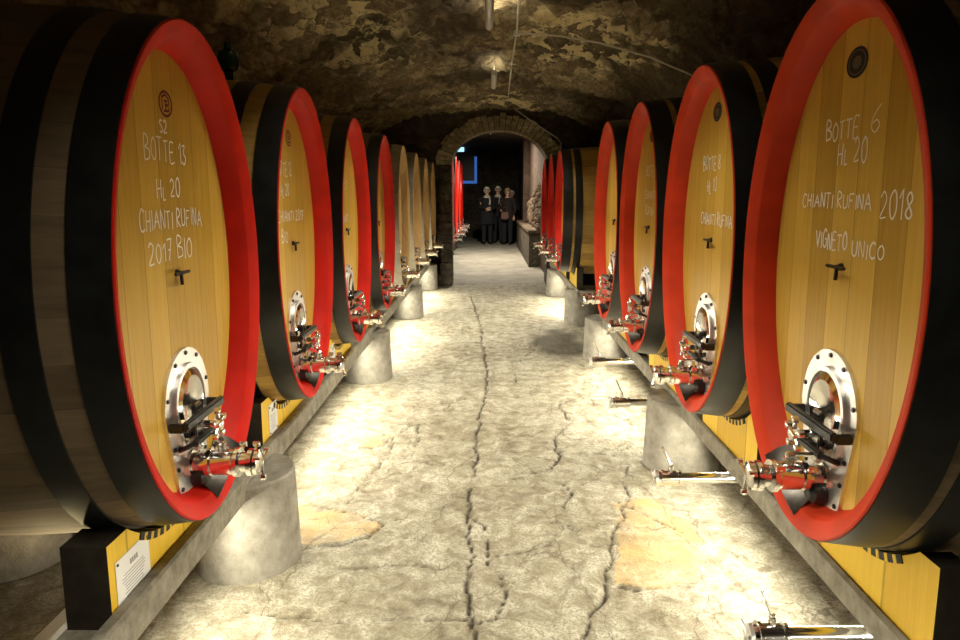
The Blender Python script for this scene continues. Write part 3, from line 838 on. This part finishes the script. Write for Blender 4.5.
# ------------------------------------------------------------------ vault
HWV, SPR, CRN = 2.75, 1.95, CAMZ+1.68
def vault_pt(u, y):
    a = PI*u
    x = -HWV*math.cos(a); z = SPR+(CRN-SPR)*math.sin(a)**.9
    rough = .10*noise.noise(Vector((x*1.1, y*1.0, z)))+.07*noise.noise(Vector((x*3.3, y*2.6, z*3.3)))+.04*noise.noise(Vector((x*9, y*7, z*9)))
    if y > .5:
        wq = Vector((x*1.0+.12*noise.noise(Vector((x*4, y*4, 1))), y*.62+.12*noise.noise(Vector((x*4, y*4, 8))), z*1.6))*6.5
        d = noise.voronoi(wq)[0]; rough -= .045*min(1, (d[1]-d[0])*3.2)*(1+.8*noise.noise(wq*.7))
    n = Vector((-math.cos(a)/HWV, 0, math.sin(a)/(CRN-SPR))).normalized()
    return (x+n.x*rough, y, z+n.z*rough)
def grid(name, us, ys, f, m, kind='structure', back=None):
    vs = [f(u, y) for y in ys for u in us]; n = len(us)
    me = bpy.data.meshes.new(name)
    me.from_pydata(vs, [], [(j*n+i, (j+1)*n+i, (j+1)*n+i+1, j*n+i+1) for j in range(len(ys)-1) for i in range(n-1)])
    me.polygons.foreach_set('use_smooth', [True]*len(me.polygons)); me.materials.append(m)
    o = link(name, me); tag(o, kind=kind); return o
us = [i/280 for i in range(281)]
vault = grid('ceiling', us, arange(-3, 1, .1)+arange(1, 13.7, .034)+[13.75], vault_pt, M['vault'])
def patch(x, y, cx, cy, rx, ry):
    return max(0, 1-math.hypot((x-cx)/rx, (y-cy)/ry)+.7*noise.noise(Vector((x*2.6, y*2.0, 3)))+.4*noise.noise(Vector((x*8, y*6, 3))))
LIT = []; SHD = []  # masks for light and shade painted into the vault colour
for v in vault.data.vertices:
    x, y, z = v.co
    LIT.append(min(1, 2.2*max(patch(x, y, 1.0, 7.6, .75, 1.5), .8*patch(x, y, -1.25, 6.0, .65, 3.2), .7*patch(x, y, .15, 12.4, 1.1, 1.0))))
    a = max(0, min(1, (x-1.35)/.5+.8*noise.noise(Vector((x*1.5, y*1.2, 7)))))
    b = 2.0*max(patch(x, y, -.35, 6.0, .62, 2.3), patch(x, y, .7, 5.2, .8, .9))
    SHD.append(max(0, min(1, max(a, b))*(1-min(1, LIT[-1]))))
for nm, arr in (('lit_patch', LIT), ('soot_shade', SHD)):
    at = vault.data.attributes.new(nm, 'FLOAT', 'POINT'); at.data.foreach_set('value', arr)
def side_wall(s):
    def f(u, y):
        z = u*2.1
        return (s*(HWV+.02+.04*noise.noise(Vector((y*1.5, z*1.5, s)))), y, z)
    return f
zz = [i/24 for i in range(25)]
grid('wall_left', zz, arange(-3, 13.7, .15)+[13.75], side_wall(-1), M['wall'])
grid('wall_right', zz, arange(-3, 13.7, .15)+[13.75], side_wall(1), M['wall'])
w = MB(); w.box(-2.9, 2.9, -3.2, -3.0, -.02, 3.8); tag(link('wall_back', w.mesh('wall_back', M['wall'])), kind='structure')

# end wall with the arched opening
AX, AR, ASP, AH = .245, .925, CAMZ+.55, .65      # centre x, half width, spring z, rise
def arc_in(k, n, ex=0):
    a = PI*k/n
    return AX-(AR+ex)*math.cos(a), ASP+(AH+ex)*math.sin(a)
mb = MB(); n = 32
Y0, Y1 = 13.60, 14.35
def wall_cols(y):
    return
TOP = 3.9
for (y) in (Y0, Y1):
    # above opening
    lo = [arc_in(k, n, .02) for k in range(n+1)]
    vv = [(x, y, z) for x, z in lo]+[(x, y, TOP) for x, z in lo]
    mb.add(vv, [(k, k+1, n+1+k+1, n+1+k) for k in range(n)], 0, False)
    mb.add([(-2.9, y, 0), (AX-AR-.02, y, 0), (AX-AR-.02, y, TOP), (-2.9, y, TOP)], [(0, 1, 2, 3)], 0, False)
    mb.add([(AX+AR+.02, y, 0), (2.9, y, 0), (2.9, y, TOP), (AX+AR+.02, y, TOP)], [(0, 1, 2, 3)], 0, False)
so = [(AX-AR-.02, 0)]+[arc_in(k, n, .02) for k in range(n+1)]+[(AX+AR+.02, 0)]
mb.add([(x, Y0, z) for x, z in so]+[(x, Y1, z) for x, z in so], [(k, k+1, len(so)+k+1, len(so)+k) for k in range(len(so)-1)], 0, False)
tag(link('wall_end', mb.mesh('wall_end', M['wall'])), kind='structure')
# voussoirs
mb = MB(); rnd = random.Random(5); nv = 30
for k in range(nv):
    a0 = PI*(k+.06)/nv; a1 = PI*(k+.94)/nv; r1 = rnd.uniform(.26, .33); yb = Y0-.05-rnd.uniform(0, .03)
    def P(a, e): return (AX-(AR+e)*math.cos(a), ASP+(AH+e)*math.sin(a))
    q = [P(a0, 0), P(a1, 0), P(a1, r1), P(a0, r1)]
    vs = [(x, yb, z) for x, z in q]+[(x, Y0+.30, z) for x, z in q]
    mb.add(vs, [(0,1,2,3),(7,6,5,4),(0,4,5,1),(1,5,6,2),(2,6,7,3),(3,7,4,0)], 0, False)
tag(link('trim_1', mb.mesh('trim_1', M['archstone'])), kind='structure')
# pier stones below the arch, left and right
for nm, s in (('trim_2', -1), ('trim_3', 1)):
    mb = MB(); z = 0
    while z < ASP-.03:
        h = rnd.uniform(.13, .26); h = min(h, ASP-z)
        xi = AX+s*AR; d = rnd.uniform(.22, .30)
        a, b = sorted((xi, xi+s*d)); mb.box(a, b, Y0-.06-rnd.uniform(0, .02), Y0+.2, z+.006, z+h-.006, bev=.012); z += h
    tag(link(nm, mb.mesh(nm, M['wall'])), kind='structure')

# ------------------------------------------------------------------ room beyond
mb = MB(); mb.box(-4.5, 2.2, 13.85, 30, -.06, -.004); o = link('floor_hall', mb.mesh('floor_hall', M['floor_far'])); tag(o, kind='structure')
mb = MB(); mb.box(1.31, 1.5, 14.36, 30, -.02, 3.7); tag(link('wall_hall_right', mb.mesh('wall_hall_right', M['farwall'])), kind='structure')
mb = MB(); mb.box(-4.7, 2.2, 29.2, 29.5, -.02, 3.7); tag(link('wall_hall_end', mb.mesh('wall_hall_end', M['wall'])), kind='structure')
mb = MB(); mb.box(-4.8, -4.5, 14.36, 29.5, -.02, 3.7); tag(link('wall_hall_left', mb.mesh('wall_hall_left', M['wall'])), kind='structure')
mb = MB(); mb.box(-4.8, 2.2, 14.36, 29.5, 3.7, 3.8); tag(link('ceiling_hall', mb.mesh('ceiling_hall', M['wall'])), kind='structure')
mb = MB(); mb.box(1.14, 1.31, 21.6, 22.1, .92, 3.7, bev=.02); tag(link('trim_4', mb.mesh('trim_4', M['farwall'])), kind='structure')
# low stone bench
r = empty('stone_bench', (1.165, 17.0, 0)); tag(r, 'dark low stone bench against the right wall past the arch', 'bench')
mb = MB(); mb.box(-.13, .14, 0, 7.0, 0, .84); link('base', mb.mesh('base', M['wall']), r)
mb = MB(); mb.box(-.16, .14, -.03, 7.0, .84, .91, bev=.01); link('slab', mb.mesh('slab', M['farstone']), r)
# rubble panel above the bench
mb = MB()
rnd = random.Random(11)
for k in range(150):
    y = rnd.uniform(16.9, 21.3); z = rnd.uniform(.95, 2.0-.12*(y-17)); s = rnd.uniform(.05, .10)
    mb.lathe([(-s, s*.3), (-s*.6, s*.9), (s*.5, s), (s, s*.3)], 7, o=(1.30, y, z), smooth=False)
tag(link('trim_5', mb.mesh('trim_5', M['farstone'])), kind='structure')
# blue-lit window in the far wall, partly covered by a dark shutter
def emis(name, col, s):
    m, nt, b = mat(name); b.inputs['Emission Color'].default_value = (*col, 1); b.inputs['Emission Strength'].default_value = s
    b.inputs['Base Color'].default_value = (*[c*.3 for c in col], 1); return m
M['blue'] = emis('blue_daylight', (.04, .14, .5), .55); M['pale'] = emis('pale_daylight', (.35, .7, 1.0), 1.2)
mb = MB(); mb.box(-1.3, -.42, 29.15, 29.19, CAMZ+.42, CAMZ+1.52); tag(link('window_1', mb.mesh('window_1', M['blue'])), kind='structure')
mb = MB(); mb.box(-1.4, -.52, 29.08, 29.13, CAMZ+.53, CAMZ+1.7); o = link('window_shutter', mb.mesh('window_shutter', M['black'])); tag(o, 'dark shutter leaving blue light along its edges at the far end', 'shutter')
mb = MB(); mb.box(-1.5, -.95, 29.15, 29.19, CAMZ+1.72, CAMZ+1.9); tag(link('window_2', mb.mesh('window_2', M['pale'])), kind='structure')

# barrels beyond the arch
for k, (x, y) in enumerate(((-.80, 16.3), (-.80, 18.4), (-.80, 20.5), (-.80, 22.6))):
    make_barrel(x, y, 'L', 'rim_red', 'hoops_left', 'staves', 'head',
        ['red-rimmed barrel nearest beyond the arch, left side', 'second red-rimmed barrel beyond the arch, left side', 'third red-rimmed barrel beyond the arch, left side', 'furthest red-rimmed barrel beyond the arch, left side'][k], z=.54, group='casks beyond the arch').scale = (1.3, 1.3, 1.3)
    mb = MB(); mb.box(-1.3, -.22, -.45, .45, 0, .535, bev=.01)
    o = link('stone_plinth', mb.mesh('stone_plinth', M['wall']), None, (x, y, 0)); tag(o, ['dark plinth under the nearest barrel beyond the arch', 'dark plinth under the second barrel beyond the arch', 'dark plinth under the third barrel beyond the arch', 'dark plinth under the furthest barrel beyond the arch'][k], 'plinth', 'plinths beyond the arch')

# ------------------------------------------------------------------ people
skin_m = simple('skin', (.62, .38, .27), .55, var=.04)
def person(x, y, rz, h, coat, trousers, hair, hairshape, label, arms, bag=False, scarf=None):
    k = h/1.75
    r = empty('person', (x, y, 0), rz); tag(r, label, 'person', 'visitors standing beyond the arch'); r.scale = (k, k, k)
    # body: one skinned figure (faces -Y, towards the camera)
    V = []; E = []; R = []
    def node(p, rad, par=None):
        V.append(p); R.append(rad*.86)
        if par is not None: E.append((par, len(V)-1))
        return len(V)-1
    pel = node((0, 0, .95), .145); wa = node((0, 0, 1.12), .125, pel); ch = node((0, .01, 1.30), .150, wa)
    sh = node((0, .01, 1.42), .11, ch); nk = node((0, 0, 1.50), .055, sh); hd0 = node((0, -.012, 1.57), .072, nk)
    hd1 = node((0, -.015, 1.65), .090, hd0); hd2 = node((0, -.008, 1.715), .065, hd1)
    for s in (-1, 1):
        hp = node((s*.095, 0, .88), .092, pel); kn = node((s*.10, -.01, .50), .062, hp); an = node((s*.10, .01, .09), .040, kn)
        ft = node((s*.11, -.10, .045), .038, an); node((s*.115, -.165, .035), .028, ft)
        so_ = node((s*.175, .01, 1.39), .045, sh); el, wr, hn = arms[0 if s < 0 else 1]
        e_ = node(el, .036, so_); w_ = node(wr, .028, e_)
        hv = Vector(hn)-Vector(wr); hv.normalize()
        pm = node(tuple(Vector(wr)+hv*.06), .034, w_)
        side = hv.cross(Vector((0, 1, 0))).normalized() if abs(hv.y) < .9 else Vector((1, 0, 0))
        for f in range(4):
            b0 = Vector(wr)+hv*.09+side*(f-1.5)*.018
            a_ = node(tuple(b0), .010, pm); node(tuple(b0+hv*(.05+.01*(1.5-abs(f-1.5)))+Vector((0, -.015, 0))), .007, a_)
        t_ = node(tuple(Vector(wr)+hv*.05-side*.035), .011, pm); node(tuple(Vector(wr)+hv*.085-side*.052), .008, t_)
    me = bpy.data.meshes.new('body'); me.from_pydata(V, E, []); me.materials.append(skin_m)
    b = link('body', me, r)
    sk = b.modifiers.new('skin', 'SKIN'); sub = b.modifiers.new('sub', 'SUBSURF'); sub.levels = 1; sub.render_levels = 2
    for i, sv in enumerate(me.skin_vertices[0].data if me.skin_vertices else []):
        sv.radius = (R[i], R[i]*.85)
    if not me.skin_vertices:
        bpy.context.view_layer.update()
    if me.skin_vertices: me.skin_vertices[0].data[0].use_root = True
    # face: nose, eyes, mouth, ears
    f = MB(); f.lathe([(-.016, .002), (-.010, .010), (.004, .013), (.014, .006)], 8, axis='z', o=(0, -.100, 1.645), mi=0)
    for s in (-1, 1):
        f.lathe([(-.006, .003), (-.003, .010), (.003, .010), (.006, .003)], 10, axis='y', o=(s*.030, -.093, 1.668), mi=1)
        f.lathe([(-.004, .006), (0, .018), (.006, .012)], 10, axis='x', o=(s*.088, -.005, 1.655), mi=0)
    f.tube([(-.022, -.093, 1.606), (0, -.100, 1.603), (.022, -.093, 1.606)], .005, 6, mi=2)
    link('face', f.mesh('face', [skin_m, M['black'], M['maroon']]), r)
    # coat: lofted shell
    c = MB(); n = 28
    prof = coat[1]
    vs = []; 
    for (z, rx, ry) in prof:
        for q in range(n):
            a = 2*PI*q/n; fz = 1+.03*math.sin(a*5+z*4)*(1 if z < .95 else 0)
            vs.append((rx*math.cos(a)*fz, .005+ry*math.sin(a)*fz, z))
    c.add(vs, [(i*n+q, i*n+(q+1) % n, (i+1)*n+(q+1) % n, (i+1)*n+q) for i in range(len(prof)-1) for q in range(n)])
    for s in (0, 1):
        el, wr, hn = arms[s]; sg = -1 if s == 0 else 1
        c.tube([(sg*.12, .01, 1.41), (sg*.19, .01, 1.40), el, tuple(Vector(el).lerp(Vector(wr), .95))], .088, 12, r1=.048)
    link('coat', c.mesh('coat', coat[0]), r)
    t = MB()
    for s in (-1, 1):
        t.tube([(s*.085, 0, .95), (s*.097, -.002, .70), (s*.10, -.012, .50), (s*.10, .008, .10)], .105, 14, r1=.062)
    link('trousers', t.mesh('trousers', trousers), r)
    t = MB()
    for s in (-1, 1):
        t.tube([(s*.103, .035, .045), (s*.108, -.04, .055), (s*.115, -.16, .036), (s*.117, -.20, .030)], .048, 12, r1=.030)
        t.lathe([(.03, .055), (.12, .052)], 12, axis='z', o=(s*.10, .012, 0))
    link('shoes', t.mesh('shoes', M['black']), r)
    # hair: cap that leaves the face open
    hb = MB(); n = 24; rows = 12; vs = []; L = hairshape
    for i in range(rows+1):
        ph = PI*.5*(1-i/rows*(1.55 if L else 1.2)); 
        for q in range(n):
            a = 2*PI*q/n; rr = .104+(.010*math.sin(a*7)+.006*math.sin(a*13+i))*.5
            front = -math.sin(a)
            p = max(ph, .22) if front > .35 else (max(ph, -.2) if front > 0 else ph)
            if front > .35: p = max(ph, .45)
            vs.append((rr*math.cos(p)*math.cos(a)*.95, .005+rr*math.cos(p)*math.sin(a)*1.05, 1.665+rr*1.02*math.sin(p)))
    hb.add(vs, [(i*n+q, i*n+(q+1) % n, (i+1)*n+(q+1) % n, (i+1)*n+q) for i in range(rows) for q in range(n)])
    link('hair', hb.mesh('hair', hair), r)
    if scarf:
        s_ = MB(); s_.lathe([(1.43, .125), (1.46, .115), (1.50, .085), (1.52, .070)], 20, axis='z', sy=.9, cap=False)
        s_.tube([(.05, -.10, 1.46), (.06, -.165, 1.35), (.05, -.165, 1.22)], .028, 8)
        link('scarf', s_.mesh('scarf', scarf), r)
    if bag:
        return r
    return r
darkc = simple('dark_wool', (.012, .012, .015), .9, var=.2); darkb = simple('dark_brown_cloth', (.025, .017, .014), .9, var=.2)
jean = simple('dark_denim', (.012, .014, .02), .9, var=.2); white_h = simple('white_hair', (.95, .90, .82), .7, var=.1)
blond = simple('fair_hair', (.55, .40, .22), .6, var=.15); lightsc = simple('pale_scarf', (.62, .55, .48), .9, var=.1)
longc = [(.62, .24, .17), (.80, .225, .165), (1.0, .205, .155), (1.15, .185, .145), (1.30, .205, .155), (1.40, .185, .125), (1.46, .10, .09)]
shortc = [(.84, .215, .165), (1.0, .20, .155), (1.15, .18, .145), (1.30, .20, .155), (1.40, .185, .125), (1.46, .10, .09)]
rest = [((-.25, .0, 1.13), (-.24, -.08, .90), (-.24, -.10, .80)), ((.25, .0, 1.13), (.24, -.08, .90), (.24, -.10, .80))]
fold = [((-.25, -.02, 1.14), (-.06, -.20, 1.10), (.02, -.20, 1.12)), ((.25, -.02, 1.14), (.06, -.20, 1.06), (-.02, -.20, 1.06))]
hold = [((-.25, .0, 1.14), (-.16, -.20, 1.05), (-.12, -.27, 1.08)), ((.25, .0, 1.13), (.24, -.08, .90), (.24, -.10, .80))]
PY = 25.0
person(.00, PY, .2, 2.02, (darkc, longc), darkc, white_h, True, 'person with white hair in a long dark coat, left of the trio', fold, scarf=lightsc)
person(.40, PY+.55, -.05, 2.05, (darkc, shortc), jean, white_h, False, 'person in dark coat and pale scarf standing in the middle of the trio', rest, scarf=lightsc)
person(.73, PY-.15, -.3, 1.98, (darkb, shortc), jean, blond, True, 'fair-haired person in a dark jacket, right of the trio', hold)
person(.93, PY+1.3, -.2, 1.9, (darkc, shortc), darkc, white_h, False, 'person in the dark at far right, mostly hidden behind the trio', rest)
mb = MB(); mb.box(-.13, .13, -.05, .05, 0, .26, bev=.03); mb.tube([(-.10, 0, .25), (-.06, 0, .42), (.06, 0, .42), (.10, 0, .25)], .008, 6)
o = link('shoulder_bag', mb.mesh('shoulder_bag', simple('brown_leather', (.16, .07, .05), .5)), None, (.63, PY-.46, .90)); tag(o, 'brown handbag held by the fair-haired person', 'bag')

# ------------------------------------------------------------------ lamps, cables
def lamp(x, y, z, L, label, power, spread=95, up=.30):
    r = empty('tube_light', (x, y, z)); tag(r, label, 'light', 'ceiling tube lights')
    mb = MB(); mb.lathe([(-L/2, .030), (-L/2+.03, .036), (L/2-.03, .036), (L/2, .030)], 16, axis='y'); link('housing', mb.mesh('housing', M['fixture']), r)
    mb = MB()
    for yy in (-L/2+.2, L/2-.2): mb.tube([(0, yy, .03), (0, yy, .22)], .008, 6)
    link('bracket', mb.mesh('bracket', M['cable']), r)
    ld = bpy.data.lights.new('tube', 'AREA'); ld.shape = 'RECTANGLE'; ld.size = .10; ld.size_y = L*.95; ld.energy = power
    ld.color = (1.0, .93, .76); ld.spread = math.radians(spread)
    lo = bpy.data.objects.new('tube', ld); C.objects.link(lo); lo.parent = r; lo.location = (0, 0, -.045)
    ud = bpy.data.lights.new('tube_upward', 'AREA'); ud.shape = 'RECTANGLE'; ud.size = .08; ud.size_y = L*.95; ud.energy = power*up; ud.color = (1.0, .90, .66)
    uo = bpy.data.objects.new('tube_upward', ud); C.objects.link(uo); uo.parent = r; uo.location = (0, 0, .045); uo.rotation_euler = (PI, 0, 0)
    return r
def strip(x, y0, y1, side, label, power):
    L = y1-y0
    r = empty('strip_light', (x, (y0+y1)/2, ZB0-.035)); tag(r, label, 'light', 'strip lights under the beams')
    mb = MB(); mb.box(-.03, .03, -L/2, L/2, .006, .034, bev=.004); link('housing', mb.mesh('housing', M['fixture']), r)
    ld = bpy.data.lights.new('strip', 'AREA'); ld.shape = 'RECTANGLE'; ld.size = .05; ld.size_y = L*.97; ld.energy = power*L
    ld.color = (1.0, .93, .74)
    lo = bpy.data.objects.new('strip', ld); C.objects.link(lo); lo.parent = r
    lo.location = (0, 0, 0); lo.rotation_euler = (0, (1 if side == 'R' else -1)*math.radians(60), 0)
SP = 17
for k, (a, b) in enumerate(((1.4, 2.9), (3.55, 6.35), (6.95, 9.8), (10.4, 12.8))):
    strip(-BL-.10, a, b, 'L', 'strip light below the left beam, section %s' % ('before the first drum', 'between first and second drum', 'between second and third drum', 'between third and fourth drum')[k], SP)
for k, (a, b) in enumerate(((1.3, 4.1), (4.75, 7.1), (9.9, 12.0))):
    strip(BR+.085, a, b, 'R', 'strip light below the right beam, section %s' % ('before the first drum', 'between first and second drum', 'beyond the gap')[k], SP)
r_ = empty('added_uplight', (-1.78, 2.62, .006)); tag(r_, 'added unseen floor light brightening the belly of the BOTTE 13 barrel', 'light')  # unseen strip added to brighten the underside of the cask
mb = MB(); mb.box(-.035, .035, -.42, .42, 0, .035, bev=.004); link('housing', mb.mesh('housing', M['fixture']), r_)
ld = bpy.data.lights.new('belly_fill', 'AREA'); ld.shape = 'RECTANGLE'; ld.size = .05; ld.size_y = .8; ld.energy = 3.0; ld.color = (1, .78, .40)
lo = bpy.data.objects.new('belly_fill', ld); C.objects.link(lo); lo.parent = r_; lo.location = (0, 0, .045); lo.rotation_euler = (PI, 0, 0)
LP = 15.5
lamp(.02, 5.95, CAMZ+1.50, 1.25, 'grey-white tube light hanging from the crown of the vault at the top of the view', LP)
lamp(.09, 9.30, CAMZ+1.46, 1.15, 'smaller-looking white tube light further down the vault near the arch', LP*1.3, 95, .07)
lamp(.0, 3.30, CAMZ+1.50, 1.25, 'added unseen tube light over the aisle between the two nearest concrete drums', LP)  # out of view, added to even the light along the floor
lamp(.0, 0.90, CAMZ+1.50, 1.25, 'added unseen tube light over the front end of the aisle', LP)  # out of view, added for light on the near floor
lamp(.1, 16.4, 3.49, 1.25, 'nearest added, unseen tube light in the room beyond the arch', 48, 150)  # hidden by the arch, added to light the hall floor

lamp(.1, 19.4, 3.49, 1.25, 'second added, unseen tube light in the room beyond the arch', 170, 180)  # hidden by the arch, added to light the people
def cable(pts, r, label):
    mb = MB(); mb.tube(pts, r, 6); o = link('cable', mb.mesh('cable', M['cable'])); tag(o, label, 'cable')
def ceil_pt(px, py):
    """point just under the vault seen at a given bearing, for laying out the cable runs"""
    u, v = (px-VX)/F, -(py-VY-F*math.tan(TH))/F
    c, s_ = math.cos(TH), math.sin(TH)
    dv = Vector((u, c+v*s_, v*c-s_))
    t = .5
    while t < 14:
        p = dv*t; x, z = p.x, p.z+CAMZ
        if abs(x) > HWV or z > SPR+(CRN-SPR)*max(0, math.sin(math.acos(-x/HWV)))**.9-.09: break
        t += .01
    return (p.x, p.y, p.z+CAMZ)
def run(pts, n=6):
    out = []
    for a, b in zip(pts, pts[1:]):
        for k in range(n): out.append(ceil_pt(a[0]+(b[0]-a[0])*k/n, a[1]+(b[1]-a[1])*k/n))
    out.append(ceil_pt(*pts[-1])); return out
def wall_pt(px, py, Y):
    c, s_ = math.cos(TH), math.sin(TH); u, v = (px-VX)/F, -(py-VY-F*math.tan(TH))/F
    t = Y/(c+v*s_); return (u*t, Y, CAMZ+(v*c-s_)*t)
cable(run([(519, 0), (517, 30), (512, 62), (509, 88)])+[wall_pt(508, 104, Y0-.13), wall_pt(530, 120, Y0-.12), wall_pt(557, 138, Y0-.12), wall_pt(561, 143, Y0-.12), wall_pt(562, 178, Y0-.12)], .010, 'white cable running down the middle of the vault and round the arch')
cable(run([(517, 33), (560, 36), (600, 43), (650, 57), (696, 77)]), .010, 'white cable branching off to the right across the vault')
JB = ceil_pt(517, 34)
mb = MB(); mb.box(-.035, .035, -.035, .035, -.02, .03, bev=.006)
o = link('junction_box', mb.mesh('junction_box', M['fixture']), None, JB); tag(o, 'small white junction box where the two ceiling cables meet', 'box')

# ------------------------------------------------------------------ world, camera, view
w = bpy.data.worlds.new('world'); bpy.context.scene.world = w; w.use_nodes = True
w.node_tree.nodes['Background'].inputs[0].default_value = (.02, .02, .02, 1); w.node_tree.nodes['Background'].inputs[1].default_value = .3
cd = bpy.data.cameras.new('camera'); cam = bpy.data.objects.new('camera', cd); C.objects.link(cam)
cam.location = (0, 0, CAMZ); cam.rotation_euler = (PI/2-TH, 0, 0)
cd.sensor_fit = 'HORIZONTAL'; cd.sensor_width = 36; cd.lens = F/960*36
cyp = VY+F*math.tan(TH)
cd.shift_x = -(VX-480)/960; cd.shift_y = (cyp-320)/960
cd.clip_start = .05; cd.clip_end = 100
sc = bpy.context.scene; sc.camera = cam
sc.view_settings.view_transform = 'Standard'; sc.view_settings.look = 'None'; sc.view_settings.exposure = .45; sc.view_settings.gamma = 1
sc.view_settings.use_curve_mapping = False
sc.cycles.max_bounces = 10; sc.cycles.diffuse_bounces = 6

# bring everything to true size
for o in list(C.objects):
    if o.parent is None:
        o.location = o.location*SCALE; o.scale = o.scale*SCALE
